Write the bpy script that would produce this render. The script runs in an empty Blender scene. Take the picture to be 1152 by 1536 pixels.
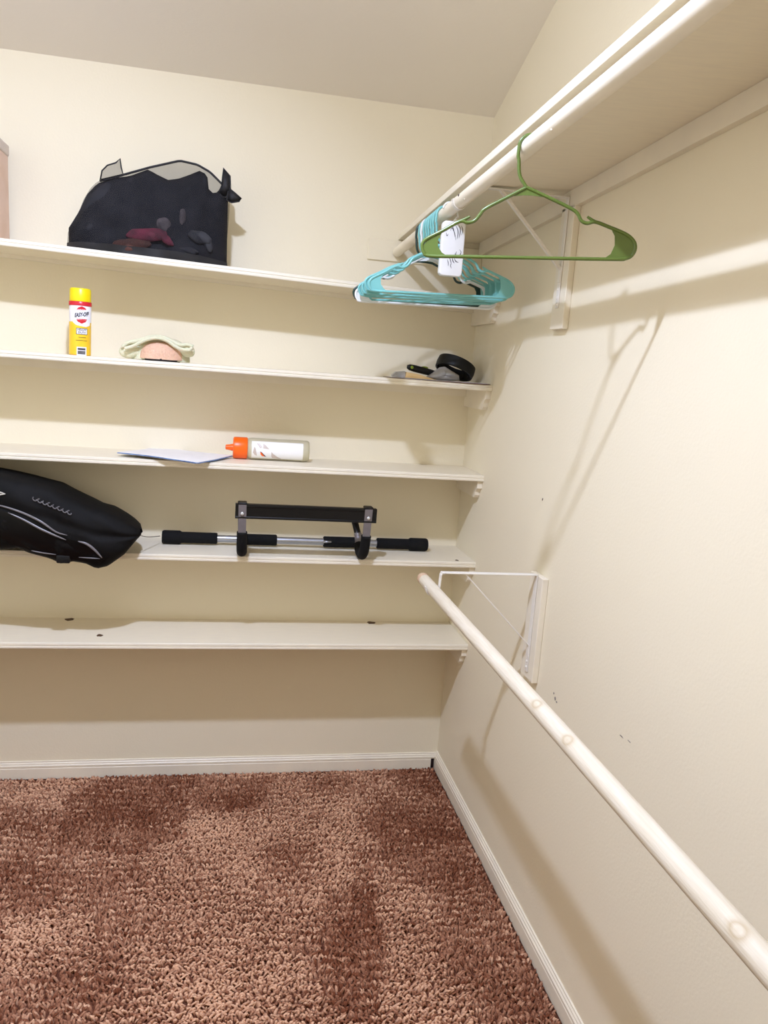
import bpy, bmesh, math, random
import numpy as np
from mathutils import Vector, Matrix
random.seed(4); rng = np.random.default_rng(4)
scene = bpy.context.scene
COL = scene.collection

# ------------------------------------------------------------------ camera
CAM = Vector((-0.8803, -2.8886, 1.5492))
YAW, PITCH, ROLL, FPX = 0.2021, -0.1741, 0.0736, 1208.15
_cy, _sy, _cp, _sp = math.cos(YAW), math.sin(YAW), math.cos(PITCH), math.sin(PITCH)
FWD = Vector((_sy*_cp, _cy*_cp, _sp)); _r = Vector((_cy, -_sy, 0)); _u = _r.cross(FWD)
RIGHT = math.cos(ROLL)*_r + math.sin(ROLL)*_u
UP = -math.sin(ROLL)*_r + math.cos(ROLL)*_u
cd = bpy.data.cameras.new('camera'); cam = bpy.data.objects.new('camera', cd); COL.objects.link(cam)
m = Matrix((RIGHT, UP, -FWD)).transposed().to_4x4(); m.translation = CAM
cam.matrix_world = m
cd.sensor_fit = 'AUTO'; cd.sensor_width = 36.0; cd.lens = 36.0*FPX/1536.0; cd.clip_start = 0.02
scene.camera = cam

# ------------------------------------------------------------------ world, lamp, exposure
world = bpy.data.worlds.new('world'); scene.world = world; world.use_nodes = True
world.node_tree.nodes['Background'].inputs[0].default_value = (0.02, 0.02, 0.02, 1)
LAMP_COL = (0.835, 0.975, 1.40)
ld = bpy.data.lights.new('ceiling_lamp', 'AREA'); ld.shape = 'DISK'; ld.size = 0.08; ld.energy = 34.0; ld.color = LAMP_COL
lamp = bpy.data.objects.new('ceiling_lamp', ld); COL.objects.link(lamp); lamp.location = (-1.03, -1.67, 2.64); lamp.rotation_euler = (0, math.radians(24), 0)      # diffuser facing down, tipped a little from the rods
ld = bpy.data.lights.new('ceiling_lamp_rim', 'POINT'); ld.energy = 13.5; ld.color = LAMP_COL; ld.shadow_soft_size = 0.035
lamp = bpy.data.objects.new('ceiling_lamp_rim', ld); COL.objects.link(lamp); lamp.location = (-1.03, -1.67, 2.63)   # light leaving its sides
ld = bpy.data.lights.new('added_fill', 'AREA'); ld.shape = 'RECTANGLE'; ld.size = 0.9; ld.size_y = 1.2; ld.energy = 5.0; ld.color = (1.0, 0.78, 0.46)
lamp = bpy.data.objects.new('added_fill', ld); COL.objects.link(lamp); lamp.location = (-0.95, -3.75, 1.35); lamp.rotation_euler = (math.radians(90), 0, 0)   # warm fill added behind the camera, no known lamp there
scene.view_settings.view_transform = 'Standard'; scene.view_settings.look = 'None'
scene.view_settings.gamma = 1.0; scene.view_settings.use_curve_mapping = False
scene.view_settings.exposure = 0.19

# ------------------------------------------------------------------ helpers
def pxray(px, py):
    return ((px-576)/FPX*RIGHT + (768-py)/FPX*UP + FWD)
def U(px, py, ax, val):
    """point of the photograph's pixel on the plane coordinate[ax] = val"""
    d = pxray(px, py); t = (val-CAM[ax])/d[ax]
    return CAM + t*d
def s2l(c):
    c /= 255.0
    return c/12.92 if c <= 0.04045 else ((c+0.055)/1.055)**2.4
def rgb(r, g, b): return (s2l(r), s2l(g), s2l(b), 1.0)

def mat(name, col, rough=0.6, metal=0.0, spec=0.5, bump=None, var=None, trans=0.0, alpha=None, coat=0.0, sub=0.0):
    """procedural principled: bump=(scale, strength[, stretch]); var=(scale, colour2, amount[, stretch])"""
    mt = bpy.data.materials.new(name); mt.use_nodes = True
    nt = mt.node_tree; b = nt.nodes['Principled BSDF']
    b.inputs['Base Color'].default_value = col; b.inputs['Roughness'].default_value = rough
    b.inputs['Metallic'].default_value = metal; b.inputs['Specular IOR Level'].default_value = spec
    b.inputs['Transmission Weight'].default_value = trans; b.inputs['Coat Weight'].default_value = coat
    if sub: b.inputs['Subsurface Weight'].default_value = sub; b.inputs['Subsurface Scale'].default_value = 0.01
    tc = nt.nodes.new('ShaderNodeTexCoord')
    def noise(scale, stretch, detail=4):
        mp = nt.nodes.new('ShaderNodeMapping'); mp.inputs['Scale'].default_value = stretch or (1, 1, 1)
        nt.links.new(tc.outputs['Object'], mp.inputs['Vector'])
        n = nt.nodes.new('ShaderNodeTexNoise'); n.inputs['Scale'].default_value = scale; n.inputs['Detail'].default_value = detail
        nt.links.new(mp.outputs[0], n.inputs['Vector']); return n
    if var:
        n = noise(var[0], var[3] if len(var) > 3 else None)
        rp = nt.nodes.new('ShaderNodeValToRGB'); rp.color_ramp.elements[0].position = 0.35; rp.color_ramp.elements[1].position = 0.7
        nt.links.new(n.outputs['Fac'], rp.inputs[0])
        mu = nt.nodes.new('ShaderNodeMath'); mu.operation = 'MULTIPLY'; mu.inputs[1].default_value = var[2]
        nt.links.new(rp.outputs['Color'], mu.inputs[0])
        mx = nt.nodes.new('ShaderNodeMix'); mx.data_type = 'RGBA'
        mx.inputs['A'].default_value = col; mx.inputs['B'].default_value = var[1]
        nt.links.new(mu.outputs[0], mx.inputs['Factor']); nt.links.new(mx.outputs['Result'], b.inputs['Base Color'])
    if bump:
        n = noise(bump[0], bump[2] if len(bump) > 2 else None, 3)
        bp = nt.nodes.new('ShaderNodeBump'); bp.inputs['Strength'].default_value = bump[1]; bp.inputs['Distance'].default_value = 0.004
        nt.links.new(n.outputs['Fac'], bp.inputs['Height']); nt.links.new(bp.outputs[0], b.inputs['Normal'])
    if alpha is not None: b.inputs['Alpha'].default_value = alpha
    return mt

M = {}
M['wall'] = mat('wall_paint', (0.87, 0.785, 0.59, 1), 0.7, spec=0.3, bump=(140, 0.10), var=(3, (0.85, 0.76, 0.56, 1), 0.35))
M['ceil'] = mat('ceiling_paint', (0.86, 0.79, 0.68, 1), 0.9, spec=0.1, bump=(220, 0.15, (0.5, 2, 2)))
M['trim'] = mat('trim_paint', (0.90, 0.82, 0.65, 1), 0.42, bump=(60, 0.06), var=(9, (0.78, 0.71, 0.59, 1), 0.5))
M['shelf'] = mat('shelf_paint', (0.90, 0.81, 0.62, 1), 0.45, bump=(40, 0.05, (1, 6, 6)), var=(14, (0.82, 0.735, 0.58, 1), 0.5, (1, 9, 9)))
M['bracket'] = mat('bracket_paint', (0.84, 0.79, 0.70, 1), 0.38, bump=(90, 0.05))
M['carpet_base'] = mat('carpet_backing', rgb(104, 64, 48), 0.95, spec=0.05, bump=(300, 0.4))
M['dark'] = mat('gap_hole_dark', rgb(30, 10, 8), 0.8, var=(40, rgb(44, 18, 14), 0.6))  # near-black for the painted gap shade and the nail holes
M['knot'] = mat('wood_knot', rgb(92, 62, 36), 0.6, var=(60, rgb(60, 40, 25), 0.7))
M['smudge'] = mat('smudge', rgb(120, 112, 104), 0.8, var=(200, rgb(170, 160, 150), 0.7))
M['green'] = mat('green_plastic', rgb(96, 116, 50), 0.28, coat=0.2, var=(20, rgb(88, 108, 44), 0.5))
M['teal'] = mat('teal_plastic', rgb(128, 196, 192), 0.3, coat=0.15, var=(18, rgb(116, 184, 180), 0.5))
M['white_plastic'] = mat('white_plastic', rgb(240, 240, 238), 0.3, coat=0.2, var=(30, rgb(232, 232, 230), 0.5))
M['dark_green'] = mat('dark_green_plastic', rgb(36, 62, 54), 0.3, var=(30, rgb(28, 50, 44), 0.5))
M['ink'] = mat('black_ink', rgb(50, 46, 54), 0.6, var=(300, rgb(80, 76, 84), 0.5))
M['yellow'] = mat('yellow_plastic', rgb(250, 226, 0), 0.35, var=(30, rgb(244, 216, 0), 0.4))
M['red'] = mat('red_enamel', rgb(212, 32, 48), 0.3, var=(30, rgb(200, 26, 42), 0.4))
M['can_white'] = mat('can_white', rgb(246, 244, 248), 0.3, var=(30, rgb(238, 236, 240), 0.4))
M['can_yellow'] = mat('can_yellow', rgb(250, 206, 40), 0.3, var=(12, rgb(246, 186, 50), 0.7))
M['orange'] = mat('orange_plastic', rgb(255, 106, 8), 0.35, var=(30, rgb(246, 96, 4), 0.4))
M['bottle'] = mat('bottle_plastic', rgb(226, 218, 186), 0.3, trans=0.35, var=(30, rgb(220, 210, 176), 0.4))
M['label_white'] = mat('label_white', rgb(248, 246, 242), 0.4, var=(30, rgb(242, 240, 236), 0.4))
M['label_grey'] = mat('label_grey', rgb(206, 190, 178), 0.4, var=(60, rgb(196, 182, 172), 0.4))
M['paper'] = mat('white_paper', rgb(244, 240, 236), 0.7, var=(20, rgb(236, 232, 228), 0.5))
M['blue_paper'] = mat('blue_paper', rgb(110, 150, 205), 0.5, var=(30, rgb(40, 62, 120), 0.8, (1, 6, 6)))
M['foam'] = mat('black_foam', rgb(14, 14, 15), 0.85, spec=0.25, bump=(500, 0.3))
M['black_metal'] = mat('black_metal', rgb(10, 9, 9), 0.4, spec=0.3, var=(40, rgb(16, 14, 14), 0.5))
M['silver'] = mat('silver_tube', rgb(176, 178, 184), 0.3, metal=0.85, var=(60, rgb(160, 162, 170), 0.5, (0.2, 5, 5)))
M['grey_metal'] = mat('grey_metal', rgb(134, 128, 128), 0.4, metal=0.3, var=(60, rgb(120, 114, 114), 0.5))
M['rivet'] = mat('rivet', rgb(222, 222, 216), 0.25, metal=0.4, var=(60, rgb(206, 206, 200), 0.5))
M['nylon'] = mat('black_nylon', rgb(12, 11, 10), 0.7, spec=0.16, bump=(55, 0.35), var=(12, rgb(18, 16, 15), 0.6))
M['vinyl'] = mat('black_vinyl', rgb(4, 4, 5), 0.3, spec=0.25, bump=(20, 0.2), var=(20, rgb(10, 10, 10), 0.5))
M['strap_glint'] = mat('grey_glint', rgb(122, 118, 118), 0.25, var=(40, rgb(100, 96, 96), 0.6))  # light grey standing in for highlights on the bag's strap edges
M['logo_grey'] = mat('logo_grey', rgb(112, 108, 108), 0.6, var=(90, rgb(70, 66, 66), 0.7))
M['logo_white'] = mat('logo_white', rgb(206, 200, 186), 0.5, var=(90, rgb(170, 166, 156), 0.7))
M['mesh_net'] = mat('black_net', rgb(30, 28, 30), 0.75, spec=0.15, alpha=0.26, var=(30, rgb(40, 36, 38), 0.5))
M['net_edge'] = mat('black_binding', rgb(26, 25, 27), 0.7, var=(60, rgb(34, 32, 34), 0.5))
M['dark_cloth'] = mat('charcoal_cloth', rgb(40, 40, 43), 0.9, spec=0.1, bump=(24, 0.5), var=(14, rgb(54, 53, 56), 0.6))
M['maroon'] = mat('maroon_cloth', rgb(112, 42, 60), 0.9, bump=(40, 0.4), var=(30, rgb(64, 34, 40), 0.9))
M['rust'] = mat('rust_cloth', rgb(88, 52, 42), 0.9, bump=(40, 0.4), var=(30, rgb(54, 38, 34), 0.9))
M['pale_cloth'] = mat('pale_cloth', rgb(88, 80, 82), 0.9, bump=(40, 0.4), var=(30, rgb(50, 47, 49), 0.9))
M['grey_garment'] = mat('slate_cloth', rgb(54, 54, 58), 0.9, bump=(40, 0.4), var=(24, rgb(38, 38, 42), 0.9))
M['mint'] = mat('mint_plush', rgb(222, 218, 188), 0.95, spec=0.1, bump=(160, 0.6), var=(25, rgb(210, 208, 174), 0.6), sub=0.1)
M['peach'] = mat('peach_plush', rgb(226, 186, 158), 0.95, spec=0.1, bump=(160, 0.5), var=(25, rgb(216, 172, 144), 0.6), sub=0.1)
M['sole'] = mat('black_sole', rgb(28, 22, 20), 0.8, var=(60, rgb(40, 32, 30), 0.5))
M['tan'] = mat('tan_card', rgb(232, 198, 140), 0.7, var=(26, rgb(222, 184, 126), 0.6, (1, 5, 5)))
M['red_card'] = mat('maroon_card', rgb(84, 36, 34), 0.6, var=(40, rgb(60, 26, 26), 0.5))
M['grey_cloth'] = mat('grey_cloth', rgb(168, 164, 160), 0.75, bump=(40, 0.4), var=(22, rgb(140, 136, 132), 0.6))
M['foil'] = mat('grey_foil', rgb(190, 190, 192), 0.4, metal=0.3, var=(50, rgb(150, 150, 154), 0.7))
M['black_plastic'] = mat('black_plastic', rgb(13, 13, 14), 0.5, spec=0.3, var=(40, rgb(20, 20, 20), 0.5))
M['lime'] = mat('lime_plastic', rgb(132, 150, 40), 0.4, var=(40, rgb(116, 134, 34), 0.5))
M['pink_board'] = mat('pinkish_board', rgb(226, 196, 176), 0.7, var=(12, rgb(214, 180, 152), 0.7))
M['steel_screw'] = mat('steel_screw', rgb(120, 112, 104), 0.4, metal=0.6, var=(80, rgb(90, 84, 78), 0.5))
M['cord'] = mat('grey_cord', rgb(120, 112, 104), 0.7, var=(80, rgb(90, 84, 78), 0.5))
M['bare_wood'] = mat('bare_wood', rgb(222, 190, 158), 0.7, bump=(60, 0.2, (9, 1, 9)), var=(60, rgb(206, 168, 134), 0.6, (6, 0.6, 6)))

def rod_material(name, knots):
    """white-washed wood: grain stretched along y, knots where they sit in the wood"""
    mt = mat(name, (0.74, 0.66, 0.52, 1), 0.5, bump=(70, 0.15, (5, 0.4, 5)), var=(55, (0.62, 0.52, 0.36, 1), 0.55, (4, 0.25, 4)))
    nt = mt.node_tree; b = nt.nodes['Principled BSDF']
    src = b.inputs['Base Color'].links[0].from_socket
    tc = nt.nodes.new('ShaderNodeTexCoord')
    for k in knots:
        d = nt.nodes.new('ShaderNodeVectorMath'); d.operation = 'SUBTRACT'; d.inputs[1].default_value = k
        nt.links.new(tc.outputs['Object'], d.inputs[0])
        s = nt.nodes.new('ShaderNodeVectorMath'); s.operation = 'MULTIPLY'; s.inputs[1].default_value = (1, 0.7, 1)
        nt.links.new(d.outputs[0], s.inputs[0])
        ln = nt.nodes.new('ShaderNodeVectorMath'); ln.operation = 'LENGTH'; nt.links.new(s.outputs[0], ln.inputs[0])
        rp = nt.nodes.new('ShaderNodeValToRGB'); e = rp.color_ramp.elements
        e[0].position = 0.0; e[0].color = (0.25, 0.25, 0.25, 1); e[1].position = 0.006; e[1].color = (0.1, 0.1, 0.1, 1)
        e2 = e.new(0.0085); e2.color = (1, 1, 1, 1); e3 = e.new(0.0125); e3.color = (0, 0, 0, 1)
        nt.links.new(ln.outputs['Value'], rp.inputs[0])
        mx = nt.nodes.new('ShaderNodeMix'); mx.data_type = 'RGBA'; mx.inputs['B'].default_value = (0.50, 0.38, 0.22, 1)
        nt.links.new(src, mx.inputs['A']); nt.links.new(rp.outputs['Color'], mx.inputs['Factor']); src = mx.outputs['Result']
    nt.links.new(src, b.inputs['Base Color'])
    return mt

class MB:
    """collects shapes in world coordinates, then links them as one mesh object"""
    def __init__(s): s.v = []; s.f = []
    def add(s, vs, fs):
        n = len(s.v); s.v += [tuple(p) for p in vs]; s.f += [tuple(i+n for i in f) for f in fs]; return s
    def bm(s, b):
        b.verts.ensure_lookup_table(); b.verts.index_update()
        s.add([v.co for v in b.verts], [[v.index for v in f.verts] for f in b.faces]); b.free(); return s
    def box(s, lo, hi, bev=0.0, mtx=None, seg=1):
        b = bmesh.new(); r = bmesh.ops.create_cube(b, size=1)
        lo = Vector(lo); hi = Vector(hi)
        for v in b.verts: v.co = Vector(((lo[i]+hi[i])/2 + v.co[i]*(hi[i]-lo[i]) for i in range(3)))
        if bev: bmesh.ops.bevel(b, geom=list(b.edges), offset=bev, segments=seg, affect='EDGES', profile=0.5)
        if mtx:
            for v in b.verts: v.co = mtx @ v.co
        return s.bm(b)
    def hexa(s, p):   # eight corners: bottom ring then top ring
        return s.add(p, [(3, 2, 1, 0), (4, 5, 6, 7), (0, 1, 5, 4), (1, 2, 6, 5), (2, 3, 7, 6), (3, 0, 4, 7)])
    def prism(s, pts, off):    # closed outline pushed along off
        n = len(pts); off = Vector(off); pts = [Vector(p) for p in pts]
        vs = pts + [p+off for p in pts]
        return s.add(vs, [tuple(range(n))[::-1], tuple(range(n, 2*n))] + [(i, (i+1) % n, n+(i+1) % n, n+i) for i in range(n)])
    def tube(s, pts, r, n=10, caps=True, flat=1.0, closed=False):
        pts = [Vector(p) for p in pts]; k = len(pts)
        rs = r if isinstance(r, (list, tuple)) else [r]*k
        ups = None; rings = []
        for i in range(k):
            if closed: t = pts[(i+1) % k]-pts[(i-1) % k]
            else: t = pts[min(i+1, k-1)]-pts[max(i-1, 0)]
            t.normalize()
            if ups is None: ups = t.orthogonal().normalized() if abs(t.y) > 0.99 else t.cross(Vector((0, 1, 0))).normalized()
            ups = (ups - t*ups.dot(t)).normalized(); sd = t.cross(ups)
            rings.append([pts[i] + rs[i]*(math.cos(2*math.pi*j/n)*ups + flat*math.sin(2*math.pi*j/n)*sd) for j in range(n)])
        vs = [p for g in rings for p in g]; fs = []
        for i in range(k if closed else k-1):
            a = i*n; b2 = ((i+1) % k)*n
            for j in range(n): fs.append((a+j, a+(j+1) % n, b2+(j+1) % n, b2+j))
        if caps and not closed: fs += [tuple(range(n))[::-1], tuple(range((k-1)*n, k*n))]
        return s.add(vs, fs)
    def lathe(s, prof, origin, axis=(0, 0, 1), n=28, caps=True):
        ax = Vector(axis).normalized(); a = ax.orthogonal().normalized(); b2 = ax.cross(a); o = Vector(origin)
        vs = []; fs = []
        for r, h in prof:
            for j in range(n):
                t = 2*math.pi*j/n; vs.append(o+ax*h+r*(math.cos(t)*a+math.sin(t)*b2))
        for i in range(len(prof)-1):
            for j in range(n): fs.append((i*n+j, i*n+(j+1) % n, (i+1)*n+(j+1) % n, (i+1)*n+j))
        if caps: fs += [tuple(range(n))[::-1], tuple(range((len(prof)-1)*n, len(prof)*n))]
        return s.add(vs, fs)
    def grid(s, P):   # P[i][j] points
        r = len(P); c = len(P[0])
        return s.add([p for row in P for p in row], [(i*c+j, i*c+j+1, (i+1)*c+j+1, (i+1)*c+j) for i in range(r-1) for j in range(c-1)])
    def blob(s, c, r, sub=3, wob=0.0, mtx=None, fr=9.0, seed=0):
        b = bmesh.new(); bmesh.ops.create_icosphere(b, subdivisions=sub, radius=1)
        rs = Vector(r)
        for v in b.verts:
            q = v.co.copy()
            w = 1+wob*(math.sin(fr*q.x+seed)*math.cos(fr*0.8*q.y+2*seed)+0.6*math.sin(fr*1.3*q.z+1.7*seed+q.x*4))
            q = Vector((q.x*rs.x*w, q.y*rs.y*w, q.z*rs.z*w))
            v.co = Vector(c) + (mtx @ q if mtx else q)
        return s.bm(b)
    def build(s, name, m_, parent=None, smooth=False, weld=False, kind=None, label=None, angle=None):
        me = bpy.data.meshes.new(name); o = Vector(parent_origin(parent)) if parent else Vector((0, 0, 0))
        me.from_pydata([tuple(Vector(p)-o) for p in s.v], [], s.f); me.update()
        b = bmesh.new(); b.from_mesh(me)
        if weld: bmesh.ops.remove_doubles(b, verts=b.verts, dist=1e-5)
        bmesh.ops.recalc_face_normals(b, faces=b.faces); b.to_mesh(me); b.free()
        if smooth:
            me.shade_smooth()
            if angle: me.set_sharp_from_angle(angle=math.radians(angle))
        me.materials.append(m_)
        ob = bpy.data.objects.new(name, me); COL.objects.link(ob)
        if parent: ob.parent = parent
        if kind: ob['kind'] = kind
        if label: ob['label'] = label
        return ob

def parent_origin(o):
    p = Vector((0, 0, 0))
    while o: p += o.location; o = o.parent
    return p
def thing(name, label, cat, loc, group=None):
    o = bpy.data.objects.new(name, None); o.empty_display_size = 0.05; COL.objects.link(o); o.location = loc
    o['label'] = label; o['category'] = cat
    if group: o['group'] = group
    return o
def tag(o, label, cat, group=None):
    o['label'] = label; o['category'] = cat
    if group: o['group'] = group
    return o
def lerp(a, b, t): return a+(b-a)*t
def resample(pts, n):
    """n points evenly along a 2D/3D polyline"""
    pts = [Vector(p) for p in pts]; L = [0]
    for a, b in zip(pts, pts[1:]): L.append(L[-1]+(b-a).length)
    out = []
    for i in range(n):
        d = L[-1]*i/(n-1); k = 0
        while k < len(pts)-2 and L[k+1] < d: k += 1
        out.append(pts[k].lerp(pts[k+1], (d-L[k])/max(L[k+1]-L[k], 1e-9)))
    return out
def smooth_line(pts, n):
    """Catmull-Rom through pts, n samples per span"""
    p = [Vector(q) for q in pts]; p = [2*p[0]-p[1]]+p+[2*p[-1]-p[-2]]; out = []
    for i in range(1, len(p)-2):
        for k in range(n):
            t = k/n; a, b, c, d = p[i-1:i+3]
            out.append(0.5*((2*b)+(c-a)*t+(2*a-5*b+4*c-d)*t*t+(3*b-a-3*c+d)*t**3))
    return out+[p[-2]]

# ------------------------------------------------------------------ setting
X0, Y0, CZ, CR = -2.15, -3.35, 2.44, 2.76           # left wall, front wall, ceiling at back wall, flat ceiling
def slope_z(y): return min(CZ-0.355*y, CR)
YB = -(CR-CZ)/0.355
T = 0.08
M_ = MB().box((X0-T, 0, -0.05), (T, T, CZ+0.03)).build('wall_back', M['wall'], kind='structure')
def side_wall(name, xa, xb):
    b = MB(); out = [(0, -0.05), (0, CZ+0.02), (YB, CR+0.02), (Y0, CR+0.02), (Y0, -0.05)]
    return b.prism([(xa, y, z) for y, z in out], (xb-xa, 0, 0)).build(name, M['wall'], kind='structure')
wall_right = side_wall('wall_right', 0, T)
side_wall('wall_left', X0, X0-T)
MB().box((X0-T, Y0-T, -0.05), (-1.45, Y0, CR+0.02)).box((-0.45, Y0-T, -0.05), (T, Y0, CR+0.02)).box((-1.45, Y0-T, 2.05), (-0.45, Y0, CR+0.02)).build('wall_front', M['wall'], kind='structure')   # the doorway the photograph is taken from
MB().prism([(X0, 0, CZ), (X0, YB, CR), (X0, Y0, CR), (X0, Y0, CR+0.08), (X0, YB, CR+0.08), (X0, 0, CZ+0.08)], (-X0, 0, 0)).build('ceiling', M['ceil'], kind='structure')
floor = MB().box((X0, Y0, -0.05), (0, 0, -0.004)).build('floor', M['carpet_base'], kind='structure')

# ---- carpet pile: leaning tufts, one uncountable object
def carpet():
    nt_sp = 0.0082
    gx, gy = np.meshgrid(np.arange(X0+0.004, -0.014, nt_sp), np.arange(-1.62, -0.014, nt_sp))
    n = gx.size
    px = gx.ravel()+rng.uniform(-0.45, 0.45, n)*nt_sp; py = gy.ravel()+rng.uniform(-0.45, 0.45, n)*nt_sp
    px = np.clip(px, X0+0.002, -0.016); py = np.clip(py, -1.62, -0.016)
    def field(sc, seed, oct_=3):
        f = np.zeros(n); r2 = np.random.default_rng(seed)
        for o in range(oct_):
            for _ in range(5):
                a = r2.uniform(0, 6.28); k = sc*(1.8**o)*r2.uniform(0.6, 1.4); ph = r2.uniform(0, 6.28)
                f += np.sin(k*(np.cos(a)*px+np.sin(a)*py)+ph)/(1.6**o)
        return f
    nap = 0.55*np.tanh(1.4*field(7, 3))                   # which way the pile was last brushed
    # brushed strokes seen in the photograph: angular areas lying the other way
    def stroke(poly):
        ins = np.zeros(n, bool); k = len(poly)
        for i in range(k):
            x1, y1 = poly[i]; x2, y2 = poly[(i+1) % k]
            c = ((y1 > py) != (y2 > py)) & (px < (x2-x1)*(py-y1)/(y2-y1+1e-12)+x1)
            ins ^= c
        return ins
    jx, jy = px.copy(), py.copy()
    px += 0.012*field(40, 8, 2)*0.25; py += 0.012*field(40, 9, 2)*0.25
    for poly, val in STROKES:
        nap = np.where(stroke([tuple(U(a, b, 2, 0.008)[:2]) for a, b in poly]), 0.35*nap+val, nap)
    px, py = jx, jy
    ang = np.where(nap > 0, -1.57, 1.57)+rng.normal(0, 0.9, n)
    lean = (0.25+0.55*np.abs(nap))*0.011*rng.uniform(0.5, 1.3, n)
    h = 0.0105*rng.uniform(0.7, 1.25, n)*(1-0.18*np.clip(-nap, 0, 1)); r = 0.0040*rng.uniform(0.75, 1.25, n)
    lx, ly = np.cos(ang)*lean+rng.normal(0, 0.0075, n), np.sin(ang)*lean
    K = 4
    th = rng.uniform(0, 6.28, n)
    V = np.zeros((n, 2*K+1, 3), np.float32)
    for j in range(K):
        c, s_ = np.cos(th+j*2*np.pi/K), np.sin(th+j*2*np.pi/K)
        V[:, j] = np.stack([px+r*0.9*c, py+r*0.9*s_, np.full(n, -0.004)], 1)
        V[:, K+j] = np.stack([px+lx*0.6+r*c, py+ly*0.6+r*s_, h*0.62], 1)
    V[:, 2*K] = np.stack([px+lx, py+ly, h], 1)
    V[:, :, 0] = np.clip(V[:, :, 0], X0+0.001, -0.0135); V[:, :, 1] = np.minimum(V[:, :, 1], -0.0135)
    F = []
    for j in range(K):
        q = (j+1) % K
        F += [[j, q, K+q], [j, K+q, K+j], [K+j, K+q, 2*K]]
    F = np.array(F); nf = len(F)
    idx = (F[None]+(np.arange(n)*(2*K+1))[:, None, None]).reshape(-1)
    me = bpy.data.meshes.new('carpet_pile'); me.vertices.add(V.shape[0]*V.shape[1]); me.vertices.foreach_set('co', V.reshape(-1))
    me.loops.add(idx.size); me.loops.foreach_set('vertex_index', idx.astype(np.int32))
    me.polygons.add(n*nf); me.polygons.foreach_set('loop_start', np.arange(0, idx.size, 3, dtype=np.int32))
    at = me.attributes.new('yarn', 'FLOAT', 'POINT')
    streak = np.zeros(n); r3 = np.random.default_rng(77)      # yarn tone varying in short rows
    for _ in range(16):
        kx, ky = r3.uniform(-60, 60), r3.uniform(150, 330); streak += np.sin(kx*px+ky*py+r3.uniform(0, 6.28))
    tone = np.clip(0.54+0.15*rng.normal(0, 1, n)+0.078*streak+0.14*field(16, 21, 4)/3+0.33*nap, 0, 1)  # nap term puts the leaning pile's light and dark into the yarn colour
    at.data.foreach_set('value', np.repeat(tone, 2*K+1).astype(np.float32))
    me.update(calc_edges=True); me.validate()
    mt = bpy.data.materials.new('carpet_yarn'); mt.use_nodes = True; nt = mt.node_tree; b = nt.nodes['Principled BSDF']
    b.inputs['Roughness'].default_value = 0.9; b.inputs['Specular IOR Level'].default_value = 0.1
    a = nt.nodes.new('ShaderNodeAttribute'); a.attribute_name = 'yarn'
    rp = nt.nodes.new('ShaderNodeValToRGB'); e = rp.color_ramp.elements
    e[0].position = 0.0; e[0].color = rgb(122, 72, 50); e[1].position = 1.0; e[1].color = rgb(228, 182, 148)
    e2 = e.new(0.5); e2.color = rgb(174, 124, 96)
    nt.links.new(a.outputs['Fac'], rp.inputs[0]); nt.links.new(rp.outputs[0], b.inputs['Base Color'])
    me.materials.append(mt)
    ob = bpy.data.objects.new('carpet_pile', me); COL.objects.link(ob)
    ob['kind'] = 'stuff'; ob['label'] = 'pinkish brown cut pile carpet covering the closet floor'; ob['category'] = 'carpet'
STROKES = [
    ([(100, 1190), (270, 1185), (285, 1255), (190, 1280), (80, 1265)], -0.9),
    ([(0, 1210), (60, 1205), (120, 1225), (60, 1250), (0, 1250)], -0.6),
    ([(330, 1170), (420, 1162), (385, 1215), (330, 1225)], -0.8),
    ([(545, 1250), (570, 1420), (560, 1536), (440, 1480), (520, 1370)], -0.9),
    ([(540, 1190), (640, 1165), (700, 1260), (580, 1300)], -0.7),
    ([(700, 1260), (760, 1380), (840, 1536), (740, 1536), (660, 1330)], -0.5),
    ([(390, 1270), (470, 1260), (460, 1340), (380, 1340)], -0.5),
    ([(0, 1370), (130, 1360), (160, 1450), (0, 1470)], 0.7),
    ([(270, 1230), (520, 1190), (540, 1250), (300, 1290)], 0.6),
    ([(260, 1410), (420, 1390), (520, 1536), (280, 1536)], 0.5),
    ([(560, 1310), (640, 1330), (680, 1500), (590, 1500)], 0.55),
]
carpet()

# ---- baseboards
def baseboard_profile(d): # (offset from wall, height)
    return [(0, 0.0), (0.0115, 0.0), (0.0115, 0.040), (0.0095, 0.0425), (0.0115, 0.045), (0.0115, 0.051), (0.0080, 0.0545), (0.0080, 0.058), (0.0045, 0.0615), (0.0045, 0.0655), (0, 0.0665)]
pb = [(-0.0265, -o, z) for o, z in baseboard_profile(0)]
bb = MB().prism(pb, (X0+0.0265, 0, 0)).build('baseboard_back', M['trim'], kind='structure')
MB().prism([(0-0.0, -o*0.98, z) for o, z in baseboard_profile(0) if z >= 0.042], (-0.0266, 0, 0)).build('molding_return', M['trim'], bb)
MB().box((-0.0264, -0.004, 0.0), (-0.0118, -0.0005, 0.041)).build('gap_shade_strip', M['dark'], bb)  # dark strip stands in for the shade inside the open corner gap
MB().prism([(-o, 0, z*1.08) for o, z in baseboard_profile(0)], (0, Y0, 0)).build('baseboard_right', M['trim'], kind='structure')
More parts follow.
